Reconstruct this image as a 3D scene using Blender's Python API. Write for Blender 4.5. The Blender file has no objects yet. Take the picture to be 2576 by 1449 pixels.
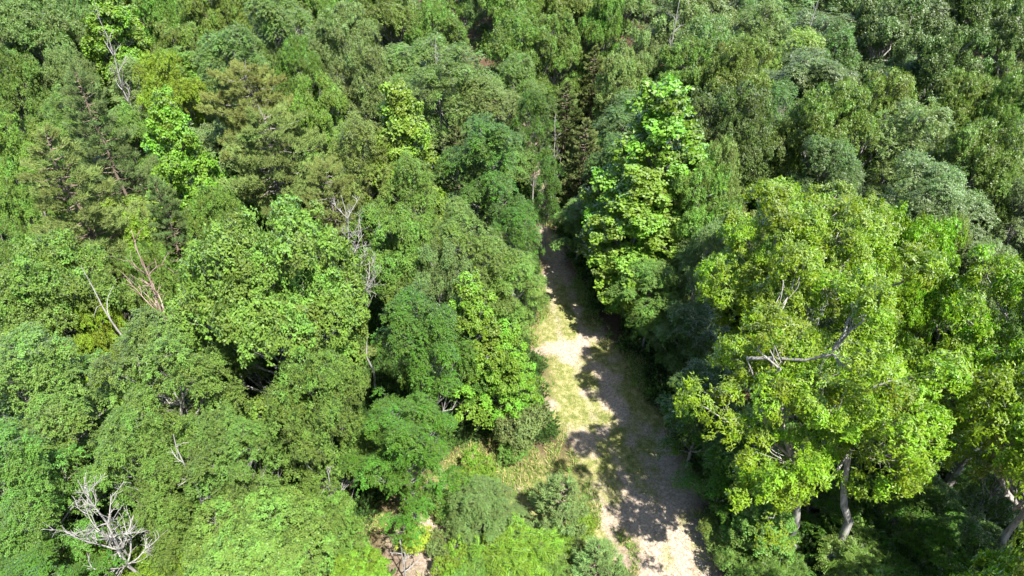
import bpy, math, random
import numpy as np
from mathutils import Vector

R = math.radians
sc = bpy.context.scene
COL = sc.collection
rng = np.random.default_rng(11)
rnd = random.Random(5)

# ------------------------------------------------------------------ camera, light, exposure
H = 34.0
PITCH = 37.0
F = 1740.0                      # focal length in pixels of a 2576 wide picture
cam_d = bpy.data.cameras.new('camera')
cam = bpy.data.objects.new('camera', cam_d)
COL.objects.link(cam)
cam.location = (0, 0, H)
cam.rotation_euler = (R(90 - PITCH), 0, 0)
cam_d.sensor_width = 36.0
cam_d.lens = 36.0 * F / 2576.0
cam_d.clip_end = 3000
sc.camera = cam

SUN_AZ = np.array([0.56, -0.83])          # horizontal direction towards the sun
SUN_AZ /= np.linalg.norm(SUN_AZ)
SUN_EL = 59.0
w = bpy.data.worlds.new('World')
sc.world = w
w.use_nodes = True
nt = w.node_tree
for n in list(nt.nodes):
    nt.nodes.remove(n)
sky = nt.nodes.new('ShaderNodeTexSky')
sky.sky_type = 'NISHITA'
sky.sun_disc = False
sky.sun_elevation = R(SUN_EL)
sky.sun_rotation = math.atan2(SUN_AZ[0], SUN_AZ[1])
bg = nt.nodes.new('ShaderNodeBackground')
bg.inputs['Strength'].default_value = 0.075
wo = nt.nodes.new('ShaderNodeOutputWorld')
nt.links.new(sky.outputs[0], bg.inputs['Color'])
nt.links.new(bg.outputs[0], wo.inputs['Surface'])
sd = bpy.data.lights.new('sun', 'SUN')
sd.energy = 5.0
sd.angle = R(0.53)
sd.color = (1.0, 0.955, 0.88)
so = bpy.data.objects.new('sun', sd)
COL.objects.link(so)
se = R(SUN_EL)
sun_dir = Vector((SUN_AZ[0] * math.cos(se), SUN_AZ[1] * math.cos(se), math.sin(se)))
so.rotation_euler = sun_dir.to_track_quat('Z', 'Y').to_euler()
so.location = (30, -30, 80)
sc.view_settings.view_transform = 'Standard'
sc.view_settings.look = 'None'
sc.view_settings.gamma = 1.0
sc.view_settings.use_curve_mapping = False
sc.view_settings.exposure = 1.88
sc.cycles.max_bounces = 8
sc.cycles.diffuse_bounces = 5
sc.cycles.transmission_bounces = 5
sc.cycles.glossy_bounces = 2
sc.cycles.use_denoising = True
sc.render.film_transparent = False

# ------------------------------------------------------------------ small helpers
def tag(o, label=None, cat=None, group=None, kind=None):
    if label: o['label'] = label
    if cat: o['category'] = cat
    if group: o['group'] = group
    if kind: o['kind'] = kind
    return o

def ray(px, py):
    u = (px - 1288.0) / F
    v = -(py - 724.5) / F
    p = R(PITCH)
    return np.array([u, math.cos(p) + v * math.sin(p), -math.sin(p) + v * math.cos(p)])

def at(px, py, z=0.0):
    d = ray(px, py)
    t = (H - z) / -d[2]
    return np.array([0, 0, H]) + d * t, t      # t is the depth along the view axis

def nrm(a):
    return a / np.maximum(np.linalg.norm(a, axis=-1, keepdims=True), 1e-9)

def mesh_np(name, V, Fq, mat=None, attr=None, smooth=False):
    """V (n,3), Fq (m,k) all of k corners"""
    me = bpy.data.meshes.new(name)
    V = np.asarray(V, np.float32)
    Fq = np.asarray(Fq, np.int32)
    k = Fq.shape[1]
    me.vertices.add(len(V))
    me.vertices.foreach_set('co', V.ravel())
    me.loops.add(Fq.size)
    me.loops.foreach_set('vertex_index', Fq.ravel())
    me.polygons.add(len(Fq))
    me.polygons.foreach_set('loop_start', np.arange(0, Fq.size, k, dtype=np.int32))
    me.polygons.foreach_set('loop_total', np.full(len(Fq), k, np.int32))
    if smooth:
        me.polygons.foreach_set('use_smooth', np.ones(len(Fq), bool))
    if attr is not None:
        a = me.attributes.new('tone', 'FLOAT_VECTOR', 'FACE')
        a.data.foreach_set('vector', np.asarray(attr, np.float32).ravel())
    me.update(calc_edges=True)
    if mat: me.materials.append(mat)
    return me

def link(name, me, parent=None):
    o = bpy.data.objects.new(name, me)
    COL.objects.link(o)
    if parent is not None: o.parent = parent
    return o

# smooth value noise for heights and masks
_N = np.random.default_rng(3).random((64, 64))
def vnoise(x, y, s):
    x = np.asarray(x) / s + 1000.3; y = np.asarray(y) / s + 1000.7
    xi = np.floor(x).astype(int); yi = np.floor(y).astype(int)
    fx = x - xi; fy = y - yi
    fx = fx * fx * (3 - 2 * fx); fy = fy * fy * (3 - 2 * fy)
    g = lambda a, b: _N[a % 64, b % 64]
    return (g(xi, yi) * (1 - fx) + g(xi + 1, yi) * fx) * (1 - fy) + (g(xi, yi + 1) * (1 - fx) + g(xi + 1, yi + 1) * fx) * fy

LY = np.array([-60, 0, 14, 19.9, 24.9, 31.9, 39, 46.5, 52.6, 61, 69, 75, 85, 100, 130, 200.])
LL = np.array([6, 6, 6, 6.3, 4.9, 2.2, 1.8, 2.7, 2.5, 2.9, 2.3, -.5, -5, -11, -22, -40.])
LR = np.array([11, 11, 11, 10.6, 11.2, 10.0, 7.0, 4.9, 4.1, 3.9, 3.7, 2.4, -2, -8, -19, -37.])
def lane(Y):
    return np.interp(Y, LY, LL), np.interp(Y, LY, LR)

def hgt(x, y):
    h = (vnoise(x, y, 9.0) - .5) * .35 + (vnoise(x, y, 2.3) - .5) * .10
    l, r = lane(y)
    c = (l + r) / 2
    for s in (-.85, .85):
        h = h - .07 * np.exp(-((x - c - s) / .28) ** 2) * ((x > l - 1) & (x < r + 1))
    return h

def _sig(v):
    return 1 / (1 + np.exp(-np.clip(v, -40, 40)))

def openness(x, y):
    """1 on the lane and in the clearing left of it, 0 in the wood"""
    l, r = lane(y)
    e = (vnoise(x, y, 1.7) - .5) * 1.4 + (vnoise(x, y, .5) - .5) * .5
    d = np.minimum(x - l, r - x) + e
    a = _sig(d * 3)
    # clearing at the bottom, left of the lane
    d2 = 1 - np.sqrt(((x - 0.5) / 6.8) ** 2 + ((y - 22.5) / 5.6) ** 2)
    b = _sig((d2 * 5 + e * .8) * 2.0)
    return np.maximum(a, b)

# ------------------------------------------------------------------ materials
def new_mat(name):
    m = bpy.data.materials.new(name)
    m.use_nodes = True
    t = m.node_tree
    for n in list(t.nodes): t.nodes.remove(n)
    out = t.nodes.new('ShaderNodeOutputMaterial')
    return m, t, out

def N(t, ty, **kw):
    n = t.nodes.new(ty)
    for k, v in kw.items():
        if k.startswith('i_'):
            key = k[2:]
            n.inputs[int(key) if key.isdigit() else key.replace('_', ' ')].default_value = v
        else:
            setattr(n, k, v)
    return n

def leaf_mat(name, trans=.35, gloss=.09, rough=.42, tip=(.21, .24, .02), tipamt=.0):
    m, t, out = new_mat(name)
    L = t.links.new
    oi = N(t, 'ShaderNodeObjectInfo')
    at_ = N(t, 'ShaderNodeAttribute', attribute_name='tone')
    sep = N(t, 'ShaderNodeSeparateXYZ'); L(at_.outputs['Vector'], sep.inputs[0])
    # per leaf brightness
    mr = N(t, 'ShaderNodeMapRange', i_3=.74, i_4=1.28); L(sep.outputs[0], mr.inputs[0])
    mp = N(t, 'ShaderNodeMapRange', i_3=.70, i_4=1.30); L(sep.outputs[1], mp.inputs[0])
    mu = N(t, 'ShaderNodeMath', operation='MULTIPLY'); L(mr.outputs[0], mu.inputs[0]); L(mp.outputs[0], mu.inputs[1])
    hm = N(t, 'ShaderNodeMapRange', i_3=.484, i_4=.520); L(sep.outputs[1], hm.inputs[0])
    hs = N(t, 'ShaderNodeHueSaturation'); L(oi.outputs['Color'], hs.inputs['Color']); L(hm.outputs[0], hs.inputs['Hue']); L(mu.outputs[0], hs.inputs['Value'])
    mx = N(t, 'ShaderNodeMixRGB', blend_type='MIX'); mx.inputs[2].default_value = (*tip, 1)
    tm = N(t, 'ShaderNodeMath', operation='MULTIPLY', i_1=tipamt); L(sep.outputs[2], tm.inputs[0]); L(tm.outputs[0], mx.inputs[0]); L(hs.outputs[0], mx.inputs[1])
    df = N(t, 'ShaderNodeBsdfDiffuse', i_Roughness=.3); L(mx.outputs[0], df.inputs[0])
    tc = N(t, 'ShaderNodeMixRGB', blend_type='MULTIPLY', i_0=1.0); tc.inputs[2].default_value = (1.15, 1.45, .5, 1); L(mx.outputs[0], tc.inputs[1])
    tr = N(t, 'ShaderNodeBsdfTranslucent'); L(tc.outputs[0], tr.inputs[0])
    m1 = N(t, 'ShaderNodeMixShader', i_0=trans); L(df.outputs[0], m1.inputs[1]); L(tr.outputs[0], m1.inputs[2])
    gl = N(t, 'ShaderNodeBsdfGlossy', i_Roughness=rough); gl.inputs[0].default_value = (1, 1, .92, 1)
    fr = N(t, 'ShaderNodeFresnel', i_IOR=1.4)
    fm = N(t, 'ShaderNodeMath', operation='MULTIPLY_ADD', i_1=.7, i_2=0.0); L(fr.outputs[0], fm.inputs[0])
    fm.inputs[1].default_value = gloss * 3.2
    m2 = N(t, 'ShaderNodeMixShader'); L(fm.outputs[0], m2.inputs[0]); L(m1.outputs[0], m2.inputs[1]); L(gl.outputs[0], m2.inputs[2])
    L(m2.outputs[0], out.inputs[0])
    return m

def bark_mat(name, c1, c2, scale=6.0):
    m, t, out = new_mat(name)
    L = t.links.new
    tc = N(t, 'ShaderNodeTexCoord')
    mp = N(t, 'ShaderNodeMapping'); mp.inputs['Scale'].default_value = (1, 1, .25); L(tc.outputs['Object'], mp.inputs[0])
    n1 = N(t, 'ShaderNodeTexNoise', i_Scale=scale, i_Detail=6.0, i_Roughness=.7); L(mp.outputs[0], n1.inputs['Vector'])
    cr = N(t, 'ShaderNodeValToRGB'); cr.color_ramp.elements[0].position = .35; cr.color_ramp.elements[1].position = .68
    cr.color_ramp.elements[0].color = (*c1, 1); cr.color_ramp.elements[1].color = (*c2, 1)
    L(n1.outputs[0], cr.inputs[0])
    b = N(t, 'ShaderNodeBump', i_Strength=.7, i_Distance=.04); L(n1.outputs[0], b.inputs['Height'])
    p = N(t, 'ShaderNodeBsdfPrincipled', i_Roughness=.9); L(cr.outputs[0], p.inputs['Base Color']); L(b.outputs[0], p.inputs['Normal'])
    L(p.outputs[0], out.inputs[0])
    return m

M_LEAF = leaf_mat('broad_leaf', .36, .08, .40)
M_TIP = leaf_mat('fresh_tip_leaf', .40, .08, .40, tipamt=.35)
M_GLOSS = leaf_mat('glossy_leaf', .30, .05, .55)
M_NEEDLE = leaf_mat('needle', .15, .05, .5)
M_BARK = bark_mat('grey_bark', (.08, .075, .068), (.34, .325, .30))
M_BROWN = bark_mat('brown_bark', (.05, .04, .03), (.20, .15, .11))
M_GREYBROWN = bark_mat('grey_brown_bark', (.06, .05, .045), (.24, .21, .19))
M_DEAD = bark_mat('bleached_wood', (.12, .115, .108), (.31, .30, .28), 9)
M_DEADR = bark_mat('reddish_dead_wood', (.13, .07, .05), (.34, .27, .23), 7)

def ground_mat():
    m, t, out = new_mat('forest_floor_and_clearing')
    L = t.links.new
    tc = N(t, 'ShaderNodeTexCoord')
    at_ = N(t, 'ShaderNodeAttribute', attribute_name='mask')
    sep = N(t, 'ShaderNodeSeparateXYZ'); L(at_.outputs['Vector'], sep.inputs[0])
    def noise(s, d=5.0, r=.6):
        n = N(t, 'ShaderNodeTexNoise', i_Scale=s, i_Detail=d, i_Roughness=r); L(tc.outputs['Object'], n.inputs['Vector']); return n
    def ramp(src, stops):
        c = N(t, 'ShaderNodeValToRGB')
        e = c.color_ramp.elements
        e[0].position, e[0].color = stops[0][0], (*stops[0][1], 1)
        e[1].position, e[1].color = stops[-1][0], (*stops[-1][1], 1)
        for p, col in stops[1:-1]:
            x = e.new(p); x.color = (*col, 1)
        L(src, c.inputs[0]); return c
    litter = ramp(noise(3.0, 8, .75).outputs[0], [(.3, (.030, .022, .014)), (.55, (.085, .055, .035)), (.75, (.17, .115, .08))])
    dirt = ramp(noise(6.0, 9, .8).outputs[0], [(.30, (.12, .085, .06)), (.47, (.27, .215, .165)), (.66, (.46, .40, .33))])
    grass = ramp(noise(2.2, 8, .75).outputs[0], [(.32, (.06, .085, .02)), (.48, (.15, .165, .05)), (.64, (.31, .275, .14))])
    # worn earth against grass
    nz = noise(.9, 6, .7)
    ad = N(t, 'ShaderNodeMath', operation='ADD'); L(sep.outputs[1], ad.inputs[0]); L(nz.outputs[0], ad.inputs[1])
    n3 = noise(9.0, 4, .7)
    ad2 = N(t, 'ShaderNodeMath', operation='MULTIPLY_ADD', i_1=.35); L(n3.outputs[0], ad2.inputs[0]); L(ad.outputs[0], ad2.inputs[2])
    st = N(t, 'ShaderNodeMapRange', i_1=.86, i_2=1.14); L(ad2.outputs[0], st.inputs[0])
    m1 = N(t, 'ShaderNodeMixRGB'); L(st.outputs[0], m1.inputs[0]); L(grass.outputs[0], m1.inputs[1]); L(dirt.outputs[0], m1.inputs[2])
    m2 = N(t, 'ShaderNodeMixRGB'); L(sep.outputs[0], m2.inputs[0]); L(litter.outputs[0], m2.inputs[1]); L(m1.outputs[0], m2.inputs[2])
    # dark specks: twigs, leaves and pebbles lying about
    sp = ramp(noise(22.0, 3, .6).outputs[0], [(.60, (1, 1, 1)), (.70, (.38, .33, .28))])
    m3 = N(t, 'ShaderNodeMixRGB', blend_type='MULTIPLY', i_0=.85); L(m2.outputs[0], m3.inputs[1]); L(sp.outputs[0], m3.inputs[2]); m2 = m3
    b = N(t, 'ShaderNodeBump', i_Strength=1.0, i_Distance=.06); L(noise(14, 6, .8).outputs[0], b.inputs['Height'])
    p = N(t, 'ShaderNodeBsdfPrincipled', i_Roughness=.95); L(m2.outputs[0], p.inputs['Base Color']); L(b.outputs[0], p.inputs['Normal'])
    p.inputs['Specular IOR Level'].default_value = .1
    L(p.outputs[0], out.inputs[0])
    return m
M_GROUND = ground_mat()

# ------------------------------------------------------------------ ground and lane (one sheet each)
def axis(lo, hi, fine, far):
    a = np.arange(lo, hi + 1e-6, fine)
    g = []; s = fine; x = hi
    while x < far:
        s *= 1.25; x += s; g.append(x)
    g2 = []; s = fine; x = lo
    while x > -far:
        s *= 1.25; x -= s; g2.append(x)
    return np.array(g2[::-1] + list(a) + g)

def worn(x, y):
    """how bare the earth is (0 grass .. 1 gravel)"""
    l, r = lane(y)
    c = (l + r) / 2
    tr = np.exp(-((x - c + .85) / .42) ** 2) + np.exp(-((x - c - .85) / .42) ** 2)
    # pale gravel in the foreground, broken straw and sand further on, pinkish earth beyond
    fg = _sig((26 - y) / 1.6)
    far = _sig((y - 45) / 2)
    blot = np.clip((vnoise(x, y, 2.6) * .6 + vnoise(x, y, 1.1) * .4 - .42) * 3.2, 0, 1)
    patch = np.exp(-(((x + 5.2) / 1.9) ** 2 + ((y - 21.5) / 2.2) ** 2)) + .45 * np.exp(-(((x - .2) / 1.0) ** 2 + ((y - 25.5) / .9) ** 2))
    onlane = (x > l - .5) & (x < r + .5)
    return np.clip(onlane * (tr * .25 + fg * .42 + blot * .55 + far * .35) + patch * .9, 0, 1)

gx = axis(-16, 16, .3, 900); gy = axis(12, 80, .3, 1200)
X, Y = np.meshgrid(gx, gy)
Z = hgt(X, Y)
nv = np.arange(X.size).reshape(X.shape)
Fq = np.stack([nv[:-1, :-1], nv[:-1, 1:], nv[1:, 1:], nv[1:, :-1]], -1).reshape(-1, 4)
me = mesh_np('ground', np.stack([X, Y, Z], -1).reshape(-1, 3), Fq, M_GROUND, smooth=True)
a = me.attributes.new('mask', 'FLOAT_VECTOR', 'POINT')
lf, rf = lane(Y)
mk = np.stack([openness(X, Y), worn(X, Y), 0 * X], -1)
a.data.foreach_set('vector', mk.astype(np.float32).ravel())
tag(link('ground', me), kind='structure')

# ------------------------------------------------------------------ tree building blocks
class Tubes:
    def __init__(s): s.V = []; s.F = []; s.n = 0
    def add(s, pts, rad, k=6):
        pts = np.asarray(pts, float); rad = np.asarray(rad, float)
        m = len(pts)
        T = np.gradient(pts, axis=0); T = nrm(T)
        ref = np.array([1, 0, 0.]) if abs(T[0][0]) < .8 else np.array([0, 1, 0.])
        A = nrm(np.cross(T, ref)); B = np.cross(T, A)
        th = np.linspace(0, 2 * math.pi, k, endpoint=False)
        ring = A[:, None] * np.cos(th)[None, :, None] + B[:, None] * np.sin(th)[None, :, None]
        V = pts[:, None] + ring * rad[:, None, None]
        idx = s.n + np.arange(m * k).reshape(m, k)
        a = idx[:-1]; b = idx[1:]
        Fq = np.stack([a, np.roll(a, -1, 1), np.roll(b, -1, 1), b], -1).reshape(-1, 4)
        s.V.append(V.reshape(-1, 3)); s.F.append(Fq); s.n += m * k
    def mesh(s, name, mat):
        return mesh_np(name, np.concatenate(s.V), np.concatenate(s.F), mat, smooth=True)

def bend(a, b, sag, n, g, wob=.06):
    """a curved limb from a to b"""
    a = np.asarray(a, float); b = np.asarray(b, float)
    t = np.linspace(0, 1, n)[:, None]
    L = np.linalg.norm(b - a)
    p = a + (b - a) * t
    p[:, 2] += np.sin(t[:, 0] * math.pi) * sag * L
    p[1:-1] += g.normal(0, wob * L / n ** .5, (n - 2, 3))
    return p

def leaves(P, D, Nn, L, W, fold=.22):
    """one folded diamond per leaf: base, side, tip, side"""
    D = nrm(D); S = nrm(np.cross(Nn, D)); U = np.cross(D, S)
    L = np.broadcast_to(L, (len(P),))[:, None]; W = np.broadcast_to(W, (len(P),))[:, None]
    mid = P + D * L * .5
    a = P
    b = mid + S * W * .5 + U * W * fold
    c = P + D * L - U * L * .12
    d = mid - S * W * .5 + U * W * fold
    return np.stack([a, b, c, d], 1).reshape(-1, 3)

def rv(g, n):
    return nrm(g.normal(0, 1, (n, 3)))

def crown_lobes(g, kind, Rn, Hn):
    """big masses of the crown: centre, radius"""
    out = []
    if kind == 'round':
        n = g.integers(11, 15)
        out.append((np.array([g.normal(0, .5), g.normal(0, .5), Hn - Rn * .34]), Rn * .34))
        for i in range(n):
            a = i * 2.399 + g.uniform(-.35, .35)
            q = .30 + .48 * ((i + .5) / n) + g.uniform(-.08, .10)
            z = Hn * .66 + (1 - q) * Rn * .62 + g.uniform(-.34, .22) * Rn
            out.append((np.array([math.cos(a) * Rn * q, math.sin(a) * Rn * q, z]), Rn * g.uniform(.20, .34)))
        for i in range(8):
            a = i * .785 + g.uniform(-.3, .3)
            out.append((np.array([math.cos(a) * Rn * .66, math.sin(a) * Rn * .66, Hn * g.uniform(.34, .55)]), Rn * g.uniform(.20, .30)))
    elif kind == 'open':
        n = g.integers(14, 18)
        for i in range(n):
            a = i * 2.399 + g.uniform(-.5, .5)
            q = (i / n) ** .5 * .84
            z = Hn * .62 + (1 - q) * Rn * .75 + g.uniform(-.50, .25) * Rn
            out.append((np.array([math.cos(a) * Rn * q, math.sin(a) * Rn * q, z]), Rn * g.uniform(.15, .30)))
    elif kind == 'pyramid':
        for i in range(26):
            t = i / 25
            z = Hn * (.30 + .67 * t)
            q = Rn * (1 - t) ** .7 * g.uniform(.55, .88)
            a = i * 2.399 + g.uniform(-.4, .4)
            out.append((np.array([math.cos(a) * q, math.sin(a) * q, z]), Rn * (.28 - .15 * t) * g.uniform(.8, 1.25)))
    elif kind == 'layer':
        n = 26
        for i in range(n):
            t = (i + .5) / n
            z = Hn * (.36 + .60 * t)
            q = Rn * math.sqrt(max(0, 1 - (t - .1) ** 2 / .95)) * g.uniform(.25, .92)
            a = i * 2.399 + g.uniform(-.5, .5)
            out.append((np.array([math.cos(a) * q, math.sin(a) * q, z]), Rn * g.uniform(.18, .33)))
    elif kind == 'bush':
        for i in range(9):
            a = i * 2.399
            q = (i / 9) ** .5 * .75 * Rn
            out.append((np.array([math.cos(a) * q, math.sin(a) * q, Hn * g.uniform(.40, .78)]), Rn * g.uniform(.22, .42)))
    if kind in ('round', 'layer', 'open'):       # small boughs breaking the outline
        for i in range(9):
            a = g.uniform(0, 6.28); e = g.uniform(.1, 1.25)
            q = Rn * g.uniform(.82, 1.02)
            out.append((np.array([math.cos(a) * q * math.cos(e), math.sin(a) * q * math.cos(e), Hn - Rn + q * math.sin(e)]), Rn * g.uniform(.09, .15)))
    return out

def pads_on(g, lobes, flat, spacing, low=-.25):
    P, Nn, li = [], [], []
    for k, (c, r) in enumerate(lobes):
        n = max(7, int(2 * math.pi * r * r * 1.2 / spacing ** 2))
        i = np.arange(n) + g.uniform()
        z = 1 - (1 - low) * (i + .5) / n
        z = np.clip(z, -1, 1)
        s = np.sqrt(1 - z * z); a = i * 2.399963 + g.uniform(0, 6)
        d = np.stack([s * np.cos(a), s * np.sin(a), z], 1)
        d = nrm(d + g.normal(0, .12, d.shape))
        p = c + d * np.array([r, r, r * flat]) * g.uniform(.62, 1.22, (n, 1))
        P.append(p); Nn.append(d); li += [k] * n
    P = np.concatenate(P); Nn = np.concatenate(Nn); li = np.array(li)
    far = g.random(len(P)) < .10
    P[far] += Nn[far] * g.uniform(.25, .7, (far.sum(), 1))
    keep = np.ones(len(P), bool)
    for k, (c, r) in enumerate(lobes):
        q = np.linalg.norm((P - c) / np.array([1, 1, flat]), axis=1)
        keep &= ~((q < r * .60) & (li != k))
    return P[keep], Nn[keep], li[keep]

def make_broad(name, seed, kind='round', Rn=5.0, Hn=14.0, flat=.8, spacing=.85, tips=20, per=8, L=.17, W=.085,
               padr=.62, padh=.22, style='rosette', mat=None, bark=None, trunk_r=.22, multi=1, droop=.0, low=-.25, lean=(0, 0), gap=.45, vee=None):
    g = np.random.default_rng(seed)
    lobes = crown_lobes(g, kind, Rn, Hn)
    lean = np.array([lean[0], lean[1], 0.0])
    if vee:      # limbs laid bare on the camera side
        lobes = [(c, r) for c, r in lobes if not (c[1] < -.1 * Rn and abs(c[0]) < .42 * Rn and c[2] < Hn * .82)]
    lobes = [(c + lean * (c[2] / Hn) ** 1.3, r) for c, r in lobes]
    P, Nn, li = pads_on(g, lobes, flat, spacing, low)
    # wood
    T = Tubes()
    forks = []
    for mI in range(multi):
        off = np.array([math.cos(mI * 2.6), math.sin(mI * 2.6), 0]) * (gap if multi > 1 else 0)
        top = np.array([g.normal(0, .25), g.normal(0, .25), Hn * (.76 if kind == 'open' else .84)]) + off * 3
        top = top + lean
        tp = bend(off, top - off, 0, 9, g, .04)
        tp += (-(np.linspace(0, 1, 9) * (1 - np.linspace(0, 1, 9)))[:, None] * lean * .9)
        T.add(tp, np.linspace(trunk_r, trunk_r * .14, 9) * np.array([1.35] + [1] * 8), 9)
        forks.append(tp)
    if vee:
        k0 = 4
        for sx in vee:
            a = forks[0][k0]
            e = a + np.array([sx, .8, Hn * .34])
            lp = bend(a, e, .02, 7, g, .05)
            T.add(lp, np.linspace(trunk_r * .62, trunk_r * .22, 7), 8)
            forks.append(np.concatenate([lp, lp[-2:]]))
        forks = forks[1:]
    lim = []
    npad = np.bincount(li, minlength=len(lobes))
    for q_, (c, r) in enumerate(lobes):
        tp = forks[g.integers(len(forks))]
        z0 = max(Hn * (.46 if kind == 'open' else .22), c[2] - np.hypot(c[0], c[1]) * g.uniform(.75, 1.15) - .5)
        k = int(np.argmin(abs(tp[:, 2] - z0)))
        a = tp[k]
        e = c - np.array([0, 0, r * .25])
        lp = bend(a, e, g.uniform(-.08, .10), 6, g, .10)
        if npad[q_] > 5:
            T.add(lp, np.linspace(trunk_r * (.30 if kind == 'open' else .38), trunk_r * .10, 6), 6)
        lim.append(lp)
    for p, l in zip(P, li):
        lp = lim[l]
        a = lp[g.integers(2, 6)]
        if g.random() < .75 and npad[l] > 5:
            T.add(bend(a, p, .05, 5, g, .13), np.linspace(trunk_r * .09, .010, 5), 3)
    # leaves
    n = len(P)
    padtone = np.clip(g.normal(.5, .24, n) + .0, 0, 1)
    lobt = np.clip(g.normal(0, .14, len(lobes)), -.3, .3)
    padtone = np.clip(padtone + lobt[li], 0, 1)
    pr = padr * g.uniform(.65, 1.35, n)
    upn = nrm(Nn + np.array([0, 0, .75]))
    ax = nrm(np.cross(upn, rv(g, n))); ay = np.cross(upn, ax)
    # tips spread over a domed pad
    r_ = np.sqrt(g.random((n, tips))); th = g.uniform(0, 2 * math.pi, (n, tips))
    lobey = 1 + .35 * np.sin(th * 3 + g.uniform(0, 6, (n, 1)))
    rr = r_ * pr[:, None] * lobey
    lx = rr * np.cos(th); ly = rr * np.sin(th)
    lz = padh * (1 - r_ ** 2) - droop * r_ ** 2 + g.normal(0, padh * .35, (n, tips))
    C = P[:, None] + ax[:, None] * lx[..., None] + ay[:, None] * ly[..., None] + upn[:, None] * lz[..., None]
    outd = ax[:, None] * np.cos(th)[..., None] + ay[:, None] * np.sin(th)[..., None]
    outd = nrm(outd * (.35 + r_[..., None]) + upn[:, None] * .45 + g.normal(0, .25, C.shape))
    C = C.reshape(-1, 3); O = outd.reshape(-1, 3)
    m = len(C)
    tone_pad = np.repeat(padtone, tips)
    tipness = np.repeat((g.random(m) < .5).astype(float)[:, None], per, 1)
    if style == 'rosette':
        a0 = g.uniform(0, 6, (m, 1)) + np.arange(per)[None] * (2 * math.pi / per) * 1.0 + g.normal(0, .25, (m, per))
        u = nrm(np.cross(O, rv(g, m))); v = np.cross(O, u)
        D = u[:, None] * np.cos(a0)[..., None] + v[:, None] * np.sin(a0)[..., None] + O[:, None] * g.uniform(-.1, .8, (m, per, 1))
        D = D + g.normal(0, .18, D.shape) - np.array([0, 0, .18])
        Nl = O[:, None] * .8 + np.array([0, 0, .75]) + g.normal(0, .27, D.shape)
        Pl = C[:, None] + g.normal(0, L * .28, D.shape)
        Ll = L * g.uniform(.7, 1.25, (m, per)); Wl = W * g.uniform(.75, 1.25, (m, per))
        tipness *= (g.random((m, per)) < .5)
    elif style == 'spray':
        # small leaves in two ranks along a nearly level twig
        dirh = nrm(O * np.array([1, 1, .25]) + g.normal(0, .12, O.shape))
        k = np.arange(per)
        s = (k // 2 + .5) / (per / 2)
        side = np.where(k % 2 == 0, 1.0, -1.0)
        tw = L * 4.2
        S = nrm(np.cross(dirh, np.array([0, 0, 1.0])))
        Pl = C[:, None] + dirh[:, None] * (s[None, :, None] - .4) * tw + g.normal(0, L * .2, (m, per, 3))
        Pl[..., 2] -= (s[None] ** 2) * tw * .12
        D = dirh[:, None] * .75 + S[:, None] * side[None, :, None] * .8 + g.normal(0, .2, (m, per, 3)) - np.array([0, 0, .15])
        Nl = np.array([0, 0, 1.0]) + O[:, None] * .5 + g.normal(0, .28, D.shape)
        Ll = L * g.uniform(.7, 1.25, (m, per)); Wl = W * g.uniform(.75, 1.25, (m, per))
    elif style == 'pinnate':
        # fronds of paired leaflets
        dirh = nrm(O * np.array([1, 1, .55]) + g.normal(0, .2, O.shape))
        k = np.arange(per)
        s = (k // 2 + .7) / (per / 2)
        side = np.where(k % 2 == 0, 1.0, -1.0)
        tw = L * per * .30
        S = nrm(np.cross(dirh, nrm(np.array([0, 0, 1.0]) + g.normal(0, .3, O.shape))))
        Pl = C[:, None] + dirh[:, None] * (s[None, :, None] - .3) * tw
        Pl[..., 2] -= (s[None] ** 2) * tw * .35
        D = dirh[:, None] * .35 + S[:, None] * side[None, :, None] + g.normal(0, .08, (m, per, 3)) - np.array([0, 0, .3])
        Nl = np.cross(S, dirh)[:, None] * -1.0 * np.sign(np.cross(S, dirh)[:, None, 2:3] * -1.0 + 1e-6) + g.normal(0, .12, D.shape)
        Ll = np.broadcast_to(L, (m, per)); Wl = np.broadcast_to(W, (m, per))
    V = leaves(Pl.reshape(-1, 3), D.reshape(-1, 3), Nl.reshape(-1, 3), Ll.reshape(-1), Wl.reshape(-1))
    q = m * per
    Fq = np.arange(q * 4).reshape(q, 4)
    tone = np.stack([np.clip(g.normal(.45, .22, q), 0, 1), np.repeat(tone_pad, per), tipness.reshape(-1)], 1)
    return dict(crown=mesh_np(name + '_crown', V, Fq, mat or M_LEAF, tone),
                trunk=T.mesh(name + '_trunk', bark or M_BARK), R=Rn, H=Hn, n=q, zc=.66)

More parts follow.
